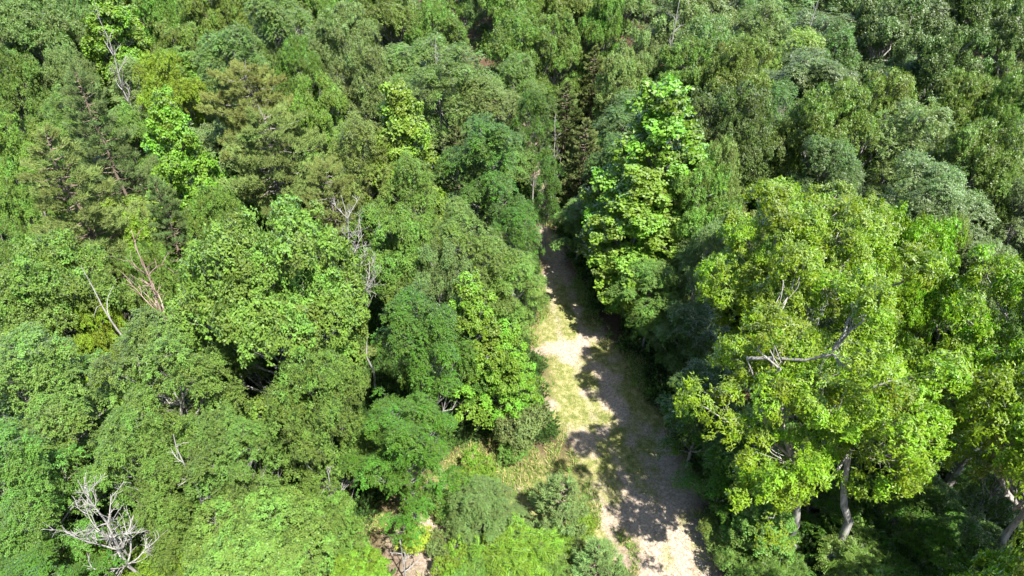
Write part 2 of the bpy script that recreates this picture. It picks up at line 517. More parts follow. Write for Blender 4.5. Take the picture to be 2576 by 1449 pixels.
def make_conifer(name, seed, kind='pine', Rn=3.6, Hn=15.0, bark=None, mat=None):
    g = np.random.default_rng(seed)
    T = Tubes()
    tp = bend((0, 0, 0), (g.normal(0, .2), g.normal(0, .2), Hn * .97), 0, 9, g, .03)
    T.add(tp, np.linspace(.2 * Hn / 14, .03, 9), 8)
    tufts = []; tdir = []; ptone = []
    nb = {'pine': 78, 'flatpine': 72, 'cedar': 90, 'sapling': 34}[kind]
    for i in range(nb):
        t = (i + .5) / nb
        a = i * 2.399 + g.uniform(-.4, .4)
        if kind == 'pine':
            z = Hn * (.30 + .68 * t); q = Rn * (1 - t) ** .62 * g.uniform(.7, 1.1) * (1 if t > .12 else .8)
            rise = .22
        elif kind == 'flatpine':
            z = Hn * (.46 + .46 * t); q = Rn * math.sqrt(max(.10, 1 - t ** 3.5)) * g.uniform(.35, 1.08); rise = .15
        elif kind == 'sapling':
            z = Hn * (.12 + .82 * t); q = Rn * (1 - t) ** .8 * g.uniform(.75, 1.1) + .15; rise = .4
        else:
            z = Hn * (.12 + .84 * t); q = Rn * (1 - t ** 1.7) ** .8 * g.uniform(.6, 1.08); rise = .25
        k = int(np.argmin(abs(tp[:, 2] - z)))
        a0 = np.array([tp[k][0], tp[k][1], z])
        e = a0 + np.array([math.cos(a) * q, math.sin(a) * q, q * rise + .1])
        bp = bend(a0, e, -.08, 6, g, .08)
        T.add(bp, np.linspace(.05, .014, 6), 4)
        ns = int(max(4, q * {'pine': 11, 'flatpine': 17, 'cedar': 14, 'sapling': 20}[kind]))
        tt = g.uniform(.35, 1.05, ns) ** .8
        base = a0 + (e - a0) * tt[:, None]
        sp = (1.12 - tt)[:, None] * q * .42 + .12
        side = nrm(np.cross(e - a0, [0, 0, 1]))
        c = base + side * g.uniform(-1, 1, (ns, 1)) * sp + np.array([0, 0, 1]) * g.uniform(-.05, .3, (ns, 1)) * (.3 + .25 * q)
        tufts.append(c); tdir.append(nrm((e - a0) / q + side * g.normal(0, .5, (ns, 1)) + np.array([0, 0, .75])))
        ptone.append(np.full(ns, np.clip(g.normal(.5, .2), 0, 1)))
    C = np.concatenate(tufts); O = np.concatenate(tdir); pt = np.concatenate(ptone)
    m = len(C)
    per = {'pine': 26, 'flatpine': 26, 'cedar': 22, 'sapling': 20}[kind]
    ln = {'pine': .30, 'flatpine': .24, 'cedar': .20, 'sapling': .20}[kind]
    wd = {'pine': .020, 'flatpine': .022, 'cedar': .034, 'sapling': .014}[kind]
    spread = {'pine': .75, 'flatpine': .85, 'cedar': .50, 'sapling': .8}[kind]
    D = O[:, None] + rv(g, m * per).reshape(m, per, 3) * spread
    Pl = C[:, None] + O[:, None] * g.uniform(-.5, .5, (m, per, 1)) * ln * .9 + g.normal(0, ln * .16, (m, per, 3))
    D = nrm(D.reshape(-1, 3)); Pl = Pl.reshape(-1, 3)
    S = nrm(np.cross(D, rv(g, len(D))))
    q = len(D)
    Ls = ln * g.uniform(.7, 1.2, (q, 1))
    V = np.stack([Pl - S * wd, Pl + S * wd, Pl + D * Ls], 1).reshape(-1, 3)
    Fq = np.arange(q * 3).reshape(q, 3)
    tone = np.stack([np.clip(g.normal(.5, .2, q), 0, 1), np.repeat(pt, per), np.repeat((g.random(m) < .3).astype(float), per)], 1)
    return dict(crown=mesh_np(name + '_crown', V, Fq, mat or M_NEEDLE, tone), trunk=T.mesh(name + '_trunk', bark or M_BROWN), R=Rn, H=Hn, n=q // 2, zc=.60)

# ------------------------------------------------------------------ species (each mesh is shared by several trees)
SP = {}
def reg(key, *a): SP[key] = list(a)
reg('oak', *[make_broad('oak', 100 + i, 'round', 5.5, 14, tips=30, per=8, L=.19, W=.105, padr=.62, padh=.34, spacing=.98, low=-.05, flat=.72) for i in range(3)])
reg('bigoak', *[make_broad('large_oak', 130 + i, 'open', 6.0, 15, tips=34, per=9, L=.19, W=.072, padr=.60, padh=.30, trunk_r=.30, spacing=1.02, mat=M_TIP, multi=2 - i, low=-.5) for i in range(2)])
reg('heroak', make_broad('leaning_oak', 141, 'open', 6.0, 19, tips=40, per=9, L=.175, W=.064, padr=.60, padh=.30, trunk_r=.28, spacing=.98, mat=M_TIP, multi=2, low=-.5, lean=(-4.8, .8), gap=.85))
reg('veeoak', make_broad('forked_oak', 142, 'open', 6.6, 19, tips=44, per=9, L=.185, W=.068, padr=.60, padh=.30, trunk_r=.40, spacing=.95, mat=M_TIP, low=-.5, vee=(-2.6, 1.2)))
reg('gloss', *[make_broad('glossy_oak', 160 + i, 'open', 5.0, 14, tips=34, per=8, L=.20, W=.095, padr=.60, padh=.36, spacing=.98, mat=M_GLOSS, low=-.1, flat=.75) for i in range(2)])
reg('gum', *[make_broad('sweetgum', 200 + i, 'pyramid', 3.6, 15, tips=24, per=7, L=.20, W=.14, padr=.42, padh=.28, spacing=.78, flat=1.0, low=-.4) for i in range(2)])
reg('elm', *[make_broad('elm', 230 + i, 'layer', 5.0, 13, flat=.50, tips=24, per=12, L=.13, W=.08, padr=.62, padh=.16, style='spray', droop=.22, spacing=1.12, low=-.15) for i in range(2)])
reg('fine', *[make_broad('fine_leaf', 260 + i, 'round', 4.5, 12, flat=.75, tips=22, per=12, L=.125, W=.07, padr=.56, padh=.30, style='spray', droop=.0, spacing=1.0, low=-.1) for i in range(2)])
reg('ash', *[make_broad('ash', 290 + i, 'bush', 2.6, 5.5, tips=10, per=14, L=.15, W=.062, padr=.42, padh=.25, style='pinnate', spacing=.62, trunk_r=.07) for i in range(2)])
reg('bush', *[make_broad('bush', 320 + i, 'bush', 2.2, 4.0, tips=22, per=8, L=.12, W=.07, padr=.36, padh=.25, spacing=.55, trunk_r=.06, low=-.5) for i in range(2)])
reg('pine', *[make_conifer('pine', 350 + i, 'pine') for i in range(2)])
reg('flatpine', make_conifer('flat_pine', 370, 'flatpine', 4.6, 15, bark=M_GREYBROWN))
reg('cedar', *[make_conifer('cedar', 380 + i, 'cedar', 2.6, 9.5) for i in range(1)])
reg('pinelet', make_conifer('pinelet', 390, 'sapling', 1.3, 3.4))
print('unique tris', sum(len(v['crown'].polygons) * (1 if len(v['crown'].loops) // len(v['crown'].polygons) == 3 else 2) + 2 * len(v['trunk'].polygons) for l in SP.values() for v in l))
print({k: [v['n'] for v in l] for k, l in SP.items()})

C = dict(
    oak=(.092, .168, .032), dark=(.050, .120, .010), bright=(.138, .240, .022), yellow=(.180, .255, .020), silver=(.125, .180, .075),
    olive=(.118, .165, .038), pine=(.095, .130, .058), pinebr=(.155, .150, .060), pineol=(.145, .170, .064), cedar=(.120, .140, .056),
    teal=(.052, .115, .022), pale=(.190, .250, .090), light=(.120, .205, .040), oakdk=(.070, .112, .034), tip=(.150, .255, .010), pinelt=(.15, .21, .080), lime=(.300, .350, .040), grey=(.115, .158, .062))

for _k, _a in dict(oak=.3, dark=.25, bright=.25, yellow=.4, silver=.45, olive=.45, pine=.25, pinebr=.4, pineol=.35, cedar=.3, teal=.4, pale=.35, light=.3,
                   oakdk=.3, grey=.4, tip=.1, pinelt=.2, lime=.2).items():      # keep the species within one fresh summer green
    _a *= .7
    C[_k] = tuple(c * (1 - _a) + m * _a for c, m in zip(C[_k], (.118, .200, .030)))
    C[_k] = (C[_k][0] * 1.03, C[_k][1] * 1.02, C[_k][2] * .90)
trees = []      # (x, y, R, h) of all that stands, to space the rest
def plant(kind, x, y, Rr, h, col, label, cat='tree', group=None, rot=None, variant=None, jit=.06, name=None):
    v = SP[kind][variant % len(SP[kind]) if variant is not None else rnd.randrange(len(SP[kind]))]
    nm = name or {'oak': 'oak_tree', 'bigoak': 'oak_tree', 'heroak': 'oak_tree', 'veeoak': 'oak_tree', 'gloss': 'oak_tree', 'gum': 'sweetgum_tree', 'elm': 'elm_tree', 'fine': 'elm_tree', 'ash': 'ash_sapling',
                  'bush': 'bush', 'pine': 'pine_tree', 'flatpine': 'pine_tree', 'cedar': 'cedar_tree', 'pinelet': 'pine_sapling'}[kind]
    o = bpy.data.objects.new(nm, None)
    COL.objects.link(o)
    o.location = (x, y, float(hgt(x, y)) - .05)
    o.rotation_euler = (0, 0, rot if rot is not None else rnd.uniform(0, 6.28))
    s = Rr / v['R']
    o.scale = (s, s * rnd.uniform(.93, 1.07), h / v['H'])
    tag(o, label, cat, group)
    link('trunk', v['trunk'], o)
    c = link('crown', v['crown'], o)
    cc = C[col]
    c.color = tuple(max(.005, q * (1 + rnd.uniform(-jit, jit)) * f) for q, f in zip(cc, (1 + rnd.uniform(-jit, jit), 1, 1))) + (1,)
    trees.append((x, y, Rr, h))
    return o

def seen(kind, px, py, pr, h, col, label, **kw):
    """a tree seen in the photograph: crown centre and half width in its pixels, height in metres"""
    zc = SP[kind][0]['zc'] * h
    if kind == 'gum': pr *= 1.28
    p, t = at(px, py, zc)
    return plant(kind, p[0], p[1], pr * t / F, h, col, label, **kw)

# kind, x, y, half width, height, colour, label
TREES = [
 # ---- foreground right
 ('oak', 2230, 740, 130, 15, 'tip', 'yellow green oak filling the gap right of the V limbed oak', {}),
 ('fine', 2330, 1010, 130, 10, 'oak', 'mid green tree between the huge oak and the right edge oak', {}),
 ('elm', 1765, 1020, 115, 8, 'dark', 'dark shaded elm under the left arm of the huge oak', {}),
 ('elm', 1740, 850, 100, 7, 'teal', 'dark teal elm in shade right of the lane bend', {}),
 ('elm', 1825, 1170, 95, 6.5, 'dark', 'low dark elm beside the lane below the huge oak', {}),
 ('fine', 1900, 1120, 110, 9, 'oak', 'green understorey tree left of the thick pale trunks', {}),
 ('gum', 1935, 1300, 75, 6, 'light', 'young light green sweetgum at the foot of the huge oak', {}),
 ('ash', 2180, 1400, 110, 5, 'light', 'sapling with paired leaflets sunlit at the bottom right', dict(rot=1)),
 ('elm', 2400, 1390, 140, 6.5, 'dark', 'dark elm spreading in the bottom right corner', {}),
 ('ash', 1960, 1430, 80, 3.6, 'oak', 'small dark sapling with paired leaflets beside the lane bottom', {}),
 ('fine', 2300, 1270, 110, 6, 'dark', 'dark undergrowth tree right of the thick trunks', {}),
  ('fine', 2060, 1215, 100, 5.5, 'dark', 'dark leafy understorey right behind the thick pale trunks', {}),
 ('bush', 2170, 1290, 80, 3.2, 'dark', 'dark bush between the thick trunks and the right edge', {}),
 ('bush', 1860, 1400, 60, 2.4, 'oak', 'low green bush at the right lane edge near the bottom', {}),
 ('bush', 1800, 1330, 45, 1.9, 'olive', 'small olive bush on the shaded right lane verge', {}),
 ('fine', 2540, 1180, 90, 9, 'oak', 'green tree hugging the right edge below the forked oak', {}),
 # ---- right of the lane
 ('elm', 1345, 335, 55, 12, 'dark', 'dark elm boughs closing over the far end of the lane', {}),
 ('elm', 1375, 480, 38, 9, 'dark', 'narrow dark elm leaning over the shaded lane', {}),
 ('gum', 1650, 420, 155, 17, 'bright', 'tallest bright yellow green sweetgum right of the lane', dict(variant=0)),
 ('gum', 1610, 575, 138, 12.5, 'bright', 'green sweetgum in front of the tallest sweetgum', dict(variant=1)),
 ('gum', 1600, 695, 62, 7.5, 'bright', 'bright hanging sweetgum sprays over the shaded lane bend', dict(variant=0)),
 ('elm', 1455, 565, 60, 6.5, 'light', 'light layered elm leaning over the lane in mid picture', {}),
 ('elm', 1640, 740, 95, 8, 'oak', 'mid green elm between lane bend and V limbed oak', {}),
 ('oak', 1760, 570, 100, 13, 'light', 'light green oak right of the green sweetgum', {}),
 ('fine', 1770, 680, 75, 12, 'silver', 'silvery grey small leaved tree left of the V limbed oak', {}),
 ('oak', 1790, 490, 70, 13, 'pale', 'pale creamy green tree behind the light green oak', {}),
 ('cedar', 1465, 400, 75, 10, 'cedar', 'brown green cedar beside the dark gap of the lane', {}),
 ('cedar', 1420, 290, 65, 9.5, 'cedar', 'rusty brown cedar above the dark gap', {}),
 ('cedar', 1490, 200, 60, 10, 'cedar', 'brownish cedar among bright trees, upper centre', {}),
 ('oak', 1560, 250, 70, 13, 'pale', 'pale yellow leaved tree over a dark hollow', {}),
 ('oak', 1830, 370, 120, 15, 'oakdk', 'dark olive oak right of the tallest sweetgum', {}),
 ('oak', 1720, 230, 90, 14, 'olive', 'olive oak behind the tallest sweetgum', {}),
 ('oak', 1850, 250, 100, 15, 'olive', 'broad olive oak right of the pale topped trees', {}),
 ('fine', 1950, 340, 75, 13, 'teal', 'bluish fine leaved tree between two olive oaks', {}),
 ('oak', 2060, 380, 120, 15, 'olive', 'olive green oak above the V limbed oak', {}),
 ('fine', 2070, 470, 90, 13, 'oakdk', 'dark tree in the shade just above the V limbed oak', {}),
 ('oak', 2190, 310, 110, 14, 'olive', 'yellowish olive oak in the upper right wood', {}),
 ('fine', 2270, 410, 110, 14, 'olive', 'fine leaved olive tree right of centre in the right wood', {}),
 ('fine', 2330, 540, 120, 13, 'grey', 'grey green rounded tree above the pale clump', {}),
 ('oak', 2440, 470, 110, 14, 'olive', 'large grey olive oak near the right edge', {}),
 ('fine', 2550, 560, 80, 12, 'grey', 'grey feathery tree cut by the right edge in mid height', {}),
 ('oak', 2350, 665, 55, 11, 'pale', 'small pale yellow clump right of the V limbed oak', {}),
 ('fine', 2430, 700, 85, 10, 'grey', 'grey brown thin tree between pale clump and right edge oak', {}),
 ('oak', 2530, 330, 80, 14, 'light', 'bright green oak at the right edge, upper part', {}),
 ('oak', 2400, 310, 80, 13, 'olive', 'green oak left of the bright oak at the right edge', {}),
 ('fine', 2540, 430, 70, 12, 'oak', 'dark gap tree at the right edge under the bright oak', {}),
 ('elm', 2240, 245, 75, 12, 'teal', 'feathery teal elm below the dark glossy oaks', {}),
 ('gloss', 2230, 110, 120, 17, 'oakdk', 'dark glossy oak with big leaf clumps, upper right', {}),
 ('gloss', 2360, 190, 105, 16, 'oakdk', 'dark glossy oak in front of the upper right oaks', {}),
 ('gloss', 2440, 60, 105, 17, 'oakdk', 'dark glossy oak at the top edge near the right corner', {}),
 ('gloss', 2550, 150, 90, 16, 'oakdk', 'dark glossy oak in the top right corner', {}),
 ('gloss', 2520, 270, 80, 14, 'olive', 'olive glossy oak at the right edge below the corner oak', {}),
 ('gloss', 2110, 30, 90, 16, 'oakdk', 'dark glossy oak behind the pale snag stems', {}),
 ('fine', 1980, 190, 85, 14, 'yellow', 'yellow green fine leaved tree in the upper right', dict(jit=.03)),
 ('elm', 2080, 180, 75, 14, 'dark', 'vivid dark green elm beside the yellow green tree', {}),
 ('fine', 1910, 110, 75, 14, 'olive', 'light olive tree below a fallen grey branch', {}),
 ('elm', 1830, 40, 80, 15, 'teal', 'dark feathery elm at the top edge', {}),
 ('gloss', 1740, 90, 100, 16, 'silver', 'silvery oak with bare white twigs at the top', {}),
 ('gloss', 1600, 185, 62, 13, 'silver', 'silvery olive oak left of the white twigged oak', {}),
 # ---- top centre
 ('oak', 1290, 50, 85, 15, 'light', 'light green oak near the top centre', {}),
 ('oak', 1440, 40, 85, 15, 'olive', 'olive oak at the top, right of centre', {}),
 ('oak', 1515, 90, 62, 14, 'light', 'light oak beside the dark gap at the top', {}),
 ('oak', 1310, 160, 90, 14, 'olive', 'yellow olive oak under the top centre oaks', {}),
 ('oak', 1400, 140, 70, 13, 'light', 'green oak left of the brownish cedar', {}),
 ('elm', 1195, 25, 55, 15, 'teal', 'dark teal elm beside the black gap at the top', {}),
 ('oak', 1100, 120, 75, 14, 'light', 'light green oak below the black gap at the top', {}),
 ('oak', 980, 70, 95, 16, 'olive', 'tan olive oak at the top left of centre', {}),
 ('oak', 870, 150, 95, 15, 'silver', 'silvery green oak in the upper left centre', {}),
 ('oak', 920, 250, 90, 15, 'silver', 'silvery oak in front of the upper silvery oak', {}),
 ('oak', 850, 40, 75, 15, 'light', 'green oak at the top edge, left of centre', {}),
 ('fine', 1120, 240, 125, 14, 'oak', 'broad feathery green tree with white twigs, upper centre', {}),
 ('fine', 1230, 290, 90, 12, 'olive', 'feathery olive tree left of the dark lane gap', {}),
 ('elm', 1300, 240, 70, 12, 'oak', 'layered green elm over the end of the lane', {}),
 ('elm', 700, 120, 100, 16, 'oak', 'layered green elm, upper left', {}),
 ('elm', 590, 200, 100, 15, 'oak', 'layered elm in front of the upper left elm', {}),
 ('oak', 760, 230, 70, 14, 'oak', 'green oak between layered elm and silvery oak', {}),
 ('oak', 550, 70, 75, 16, 'olive', 'rounded olive oak near the top edge, upper left', {}),
 ('oak', 430, 50, 75, 16, 'light', 'light green oak at the top edge left of the olive oak', {}),
 ('oak', 460, 170, 70, 13, 'olive', 'olive oak right of the white snag', {}),
 ('gum', 290, 90, 85, 17, 'bright', 'bright green sweetgum behind the white snag', {}),
 ('oak', 110, 120, 110, 16, 'silver', 'large silvery blue green oak in the upper left corner', {}),
 ('oak', 20, 30, 70, 16, 'olive', 'olive oak at the very top left corner', {}),
 ('oak', 200, 20, 70, 16, 'silver', 'grey green oak at the top edge behind the silvery oak', {}),
 # ---- left
 ('oak', 50, 250, 90, 14, 'oak', 'mid green oak at the left edge under the silvery oak', {}),
 ('oak', 190, 230, 70, 13, 'silver', 'greyish oak left of the white snag foot', {}),
 ('fine', 340, 240, 65, 12, 'pale', 'pale leaved small tree under the white snag', {}),
 ('oak', 440, 270, 80, 14, 'yellow', 'vivid yellow green tree above the sweetgum, left', dict(jit=.03)),
 ('gum', 460, 420, 95, 16, 'bright', 'bright green sweetgum between the dark pine and the tan pine', {}),
 ('pine', 265, 370, 105, 17, 'pine', 'tall dark blue green pine on the left', dict(variant=0)),
 ('pine', 210, 550, 150, 17, 'pineol', 'broad brown green pine in front of the tall dark pine', dict(variant=1)),
 ('pine', 440, 590, 85, 12, 'pine', 'shorter grey green pine right of the broad pine', dict(variant=0)),
 ('flatpine', 650, 320, 120, 16, 'pinebr', 'rusty olive flat topped pine, left of centre', {}),
 ('flatpine', 700, 450, 140, 16, 'pineol', 'pale olive pine with visible grey trunk', dict(rot=2)),
 ('flatpine', 840, 540, 80, 13, 'pineol', 'pale olive pine behind the grey fan snag', dict(rot=4)),
 ('oak', 60, 420, 90, 14, 'light', 'light green oak at the left edge beside the tall pine', {}),
 ('gloss', 40, 560, 80, 13, 'light', 'glossy green tree at the left edge beside the broad pine', {}),
 ('gloss', 40, 690, 80, 12, 'oak', 'glossy green tree at the left edge under the broad pine', {}),
 ('oak', 170, 790, 150, 13, 'light', 'rounded green oak at the left under the broad pine', {}),
 ('gum', 365, 650, 50, 10, 'bright', 'small bright green sweetgum between two pines', {}),
 ('oak', 390, 740, 75, 11, 'light', 'green tree behind the reddish bare snag', {}),
 ('oak', 270, 880, 80, 10, 'yellow', 'vivid yellow green maple below the forked white limb', dict(jit=.03)),
 ('gloss', 800, 320, 75, 14, 'light', 'glossy green oak right of the rusty pine', {}),
 ('gum', 1015, 390, 105, 16, 'bright', 'pointed bright green sweetgum, upper centre', dict(variant=1)),
 ('elm', 1225, 440, 120, 14, 'dark', 'dense dark green elm at the left lane side', dict(variant=0)),
 ('elm', 1288, 610, 72, 10, 'dark', 'dark green elm overhanging the lane, mid picture', dict(variant=1)),
 ('fine', 920, 450, 100, 14, 'olive', 'olive green tree left of the dense dark elm', {}),
 ('fine', 1040, 520, 70, 12, 'light', 'light green tree under the pointed sweetgum', {}),
 ('gloss', 1000, 650, 120, 13, 'oak', 'glossy green oak right of the grey fan snag', {}),
 ('fine', 1180, 650, 90, 12, 'olive', 'olive tree with bare white twigs left of the lane', {}),
 ('gloss', 1110, 740, 80, 11, 'grey', 'greyish glossy oak above the yellow green sweetgum', {}),
 ('elm', 1296, 740, 76, 8.5, 'light', 'layered light elm leaning over the sunny lane', {}),
 ('gum', 1190, 850, 90, 12, 'bright', 'bright yellow green sweetgum left of the sunny lane', {}),
 ('gum', 1275, 920, 72, 9, 'bright', 'bright low sweetgum at the edge of the sunny lane', {}),
 ('bush', 1312, 1045, 72, 4.5, 'silver', 'grey green rounded bush at the left edge of the lane', {}),
 ('elm', 1060, 900, 135, 13, 'dark', 'large dark green elm, centre left', dict(variant=2)),
 ('elm', 1020, 1150, 140, 10, 'dark', 'dark green elm in front of the large dark elm', dict(variant=0)),
 ('oak', 690, 790, 230, 16, 'light', 'huge light green oak with pale branches, left of centre', dict(variant=0)),
 ('oak', 560, 610, 75, 12, 'olive', 'olive oak between the grey green pine and the huge light oak', {}),
 ('oak', 810, 1060, 130, 12, 'oak', 'greyish green oak under the huge light green oak', {}),
 ('elm', 430, 1000, 170, 13, 'oak', 'wide green elm left of the huge light green oak', dict(variant=1)),
 ('elm', 130, 1020, 170, 13, 'light', 'wide green elm at the left edge below the yellow maple', dict(variant=2)),
 ('elm', 75, 1250, 145, 12, 'oak', 'green elm filling the lower left edge', dict(variant=0)),
 ('elm', 370, 1190, 130, 11, 'oak', 'green elm above the silver snag', dict(variant=2)),
 ('elm', 600, 1190, 120, 10, 'oak', 'green elm with dark gaps around it, lower left', dict(variant=1)),
 ('elm', 425, 1330, 75, 7.5, 'oak', 'low green elm right of the silver snag', dict(variant=0)),
 ('oak', 660, 1390, 180, 7.5, 'light', 'bright yellow green low oak at the bottom edge', dict(variant=1)),
 ('oak', 830, 1330, 90, 6, 'light', 'light green low oak right of the bottom bright oak', dict(variant=2)),
 ('ash', 400, 1440, 90, 4.5, 'bright', 'bright sapling with paired leaflets below the silver snag', {}),
 ('ash', 190, 1440, 80, 4.5, 'bright', 'bright sapling at the bottom left of the silver snag', {}),
 ('elm', 30, 1420, 80, 7, 'dark', 'dark elm in the bottom left corner', {}),
 # ---- clearing at the bottom
 ('ash', 1310, 1400, 95, 3.4, 'bright', 'bright thicket of paired leaflets at the bottom centre', {}),
 ('ash', 1200, 1440, 60, 2.6, 'light', 'light green sapling at the bottom edge of the clearing', {}),
 ('ash', 1420, 1350, 50, 2.4, 'bright', 'bright sapling between the two young pines', {}),
 ('fine', 1210, 1285, 85, 4.2, 'grey', 'pale grey green feathery bush in the clearing', dict(name='bush', cat='bush')),
 ('pinelet', 1405, 1265, 85, 5.0, 'pinelt', 'young blue green pine in the clearing beside the lane', {}),
 ('pinelet', 1500, 1405, 70, 3.6, 'pinelt', 'young grey green pine at the bottom beside the lane', {}),
 ('bush', 1478, 1310, 28, 1.3, 'bright', 'small bright bush touching the lane edge', {}),
 ('bush', 1200, 1180, 55, 2.2, 'bright', 'light green bush at the top of the clearing', {}),
 ('bush', 1230, 1215, 40, 1.4, 'light', 'low weedy bush left of the young pine', {}),
 ('bush', 1045, 1355, 42, 2.2, 'lime', 'lime yellow sapling on bare earth at the bottom', dict(jit=.02)),
 ('fine', 1290, 1330, 60, 2.8, 'grey', 'feathery grey green bush between pale bush and young pine', dict(name='bush', cat='bush')),
 ('bush', 1130, 1260, 50, 2.2, 'light', 'light green bush under the lower dark elm by the clearing', {}),
 ('bush', 1150, 1420, 60, 2.4, 'bright', 'bright bush at the bottom edge right of the lime sapling', {}),
 ('ash', 1380, 1430, 70, 2.6, 'light', 'leafy sapling at the bottom edge under the two young pines', {}),
 ('ash', 1250, 1375, 60, 2.6, 'light', 'light sapling with paired leaflets below the feathery bush', {}),
 ('bush', 1545, 1440, 40, 1.6, 'grey', 'grey green bush at the bottom beside the gravel', {}),
 ('bush', 1290, 1120, 45, 1.8, 'light', 'low light bush under the grey green rounded bush', {}),
 ('oak', 900, 1450, 80, 3.5, 'bright', 'bright low thicket at the bottom left of the bare earth', {}),
 ('bush', 1120, 1370, 50, 2.2, 'grey', 'grey green bush right of the lime yellow sapling', {}),
]
WORLD = [   # large trees whose trunks fix their place on the ground
 ('heroak', 16.0, 20.6, 5.5, 18.4, 'tip', 'huge yellow green oak with two thick pale trunks, right foreground', dict(rot=0)),
 ('veeoak', 15.8, 28.5, 6.0, 18.2, 'tip', 'yellow green oak with pale V shaped limbs behind the huge oak', dict(rot=0)),
 ('bigoak', 22.2, 18.2, 5.0, 18, 'tip', 'tall yellow green oak with forked trunk cut by the right edge', dict(variant=1, rot=2.6)),
 ('bigoak', 25.5, 25.5, 5.0, 17, 'tip', 'yellow green oak half outside the right edge, above the forked one', dict(variant=0, rot=4)),
 ('bigoak', 16.6, 9.0, 3.8, 18.5, 'tip', 'yellow green oak just outside the view at the lower right', dict(variant=0, rot=1)),
 ('bigoak', 25.0, 11.0, 5.2, 18, 'tip', 'broad yellow green oak outside the lower right corner', dict(variant=1, rot=5)),
 ('bigoak', 31.0, 16.0, 5.2, 17, 'tip', 'yellow green oak outside the right edge, second from the corner', dict(variant=0, rot=3)),
 ('bigoak', 36.0, 22.5, 5.2, 17, 'tip', 'yellow green oak outside the right edge, third from the corner', dict(variant=1, rot=0)),
]
for kind, x, y, r_, h_, col, label, kw in WORLD:
    plant(kind, x, y, r_, h_, col, label, **kw)
for kind, px, py, pr, h, col, label, kw in TREES:
    cat = kw.pop('cat', None) or ('bush' if kind == 'bush' else 'sapling' if kind in ('ash', 'pinelet') else 'tree')
    seen(kind, px, py, pr, h, col, label, cat=cat, **kw)

# ------------------------------------------------------------------ dead trees and bare limbs
def snag(name, px, py, h, label, spread=.5, seed=1, mat=None, lean=(0, 0), tr=.12, nb=9, depth=3, start=.4, up=.6, cat='dead tree'):
    g = np.random.default_rng(seed)
    p, t = at(px, py, h * .68)
    x, y = p[0], p[1]
    o = bpy.data.objects.new(name, None); COL.objects.link(o)
    o.location = (x, y, float(hgt(x, y)) - .05)
    tag(o, label, cat)
    T = Tubes()
    tp = bend((0, 0, 0), (lean[0], lean[1], h), 0, 12, g, .025)
    T.add(tp, np.linspace(tr, .018, 12), 7)
    link('trunk', T.mesh(name + '_trunk', mat or M_DEAD), o)
    def grow(B, a, d, L, r, lev):
        n = 7
        pts = [a]; dd = d.copy(); curl = g.normal(0, .10, 3)
        for i in range(n):
            dd = nrm(dd + curl + g.normal(0, .07, 3) + np.array([0, 0, .06]))
            pts.append(pts[-1] + dd * L / n)
        pts = np.array(pts)
        B.add(pts, np.linspace(r, max(.008, r * .3), n + 1), 4)
        if lev >= depth: return
        for k in range(int(3 + L * 1.6)):
            i = g.integers(1, n)
            ax = nrm(pts[i] - pts[i - 1])
            s = nrm(np.cross(ax, g.normal(0, 1, 3)))
            grow(B, pts[i], nrm(ax + s * g.uniform(.5, .9)), L * g.uniform(.28, .55), max(.009, r * .5), lev + 1)
    for i in range(nb):
        tt = start + (.97 - start) * (i + .5) / nb
        k = min(11, int(tt * 11))
        a = i * 2.399 + g.uniform(-.4, .4)
        d = nrm(np.array([math.cos(a), math.sin(a), up + tt * .4]))
        B = Tubes()
        grow(B, tp[k] * 1.0, d, h * spread * (1.25 - tt) * g.uniform(.7, 1.1), tr * (1.05 - tt) * .55 + .02, 1)
        link('branch', B.mesh(name + '_branch', mat or M_DEAD), o)
    trees.append((x, y, 1.2, h))
    return o

snag('dead_tree', 272, 1335, 11.0, 'silver bare snag with a wide fan of branches, bottom left', .30, 3, tr=.11, nb=20, start=.45)
snag('dead_tree', 292, 160, 17.5, 'tall slim white snag among bright trees, upper left', .18, 5, tr=.13, nb=16, depth=2, up=1.2)
snag('dead_tree', 405, 770, 15.5, 'reddish bare snag with upswept limbs left of the huge light oak', .34, 8, mat=M_DEADR, tr=.11, nb=10, depth=2, up=1.0, start=.5)
snag('dead_tree', 345, 840, 13.6, 'bleached white forked limb above the yellow green maple', .36, 12, tr=.13, nb=3, depth=1, lean=(-1.6, .3), start=.6)
snag('dead_tree', 890, 680, 15.8, 'grey fan shaped snag right of the huge light green oak', .26, 21, tr=.075, nb=18, start=.45, up=.9)
snag('dead_tree', 1105, 225, 15.3, 'white twiggy snag top in the feathery upper centre tree', .2, 23, tr=.11, nb=8, depth=2, up=1.2, start=.6)
snag('dead_tree', 1395, 370, 10.0, 'small grey snag beside the dark lane gap', .25, 25, tr=.07, nb=9, depth=2, up=1.0)
snag('dead_tree', 2035, 85, 18.5, 'white candelabra snag stems near the top right', .16, 27, tr=.12, nb=7, depth=1, up=2.2, start=.6)
snag('dead_tree', 1690, 105, 17.5, 'white bare branches rising from the silvery top oak', .2, 29, tr=.12, nb=8, depth=2, up=1.2, start=.6)
snag('dead_tree', 840, 1250, 7.0, 'thin grey snag between the dark elm and the low bright oak', .32, 31, tr=.06, nb=9, depth=2)
snag('dead_tree', 1012, 1400, 3.8, 'thin pale dead stem on the bare earth at the bottom', .3, 33, tr=.045, nb=7, depth=2, start=.3)
snag('dead_tree', 490, 1215, 10.5, 'broken white limbs in the dark gap of the lower left elms', .22, 35, tr=.09, nb=6, depth=2, start=.6)

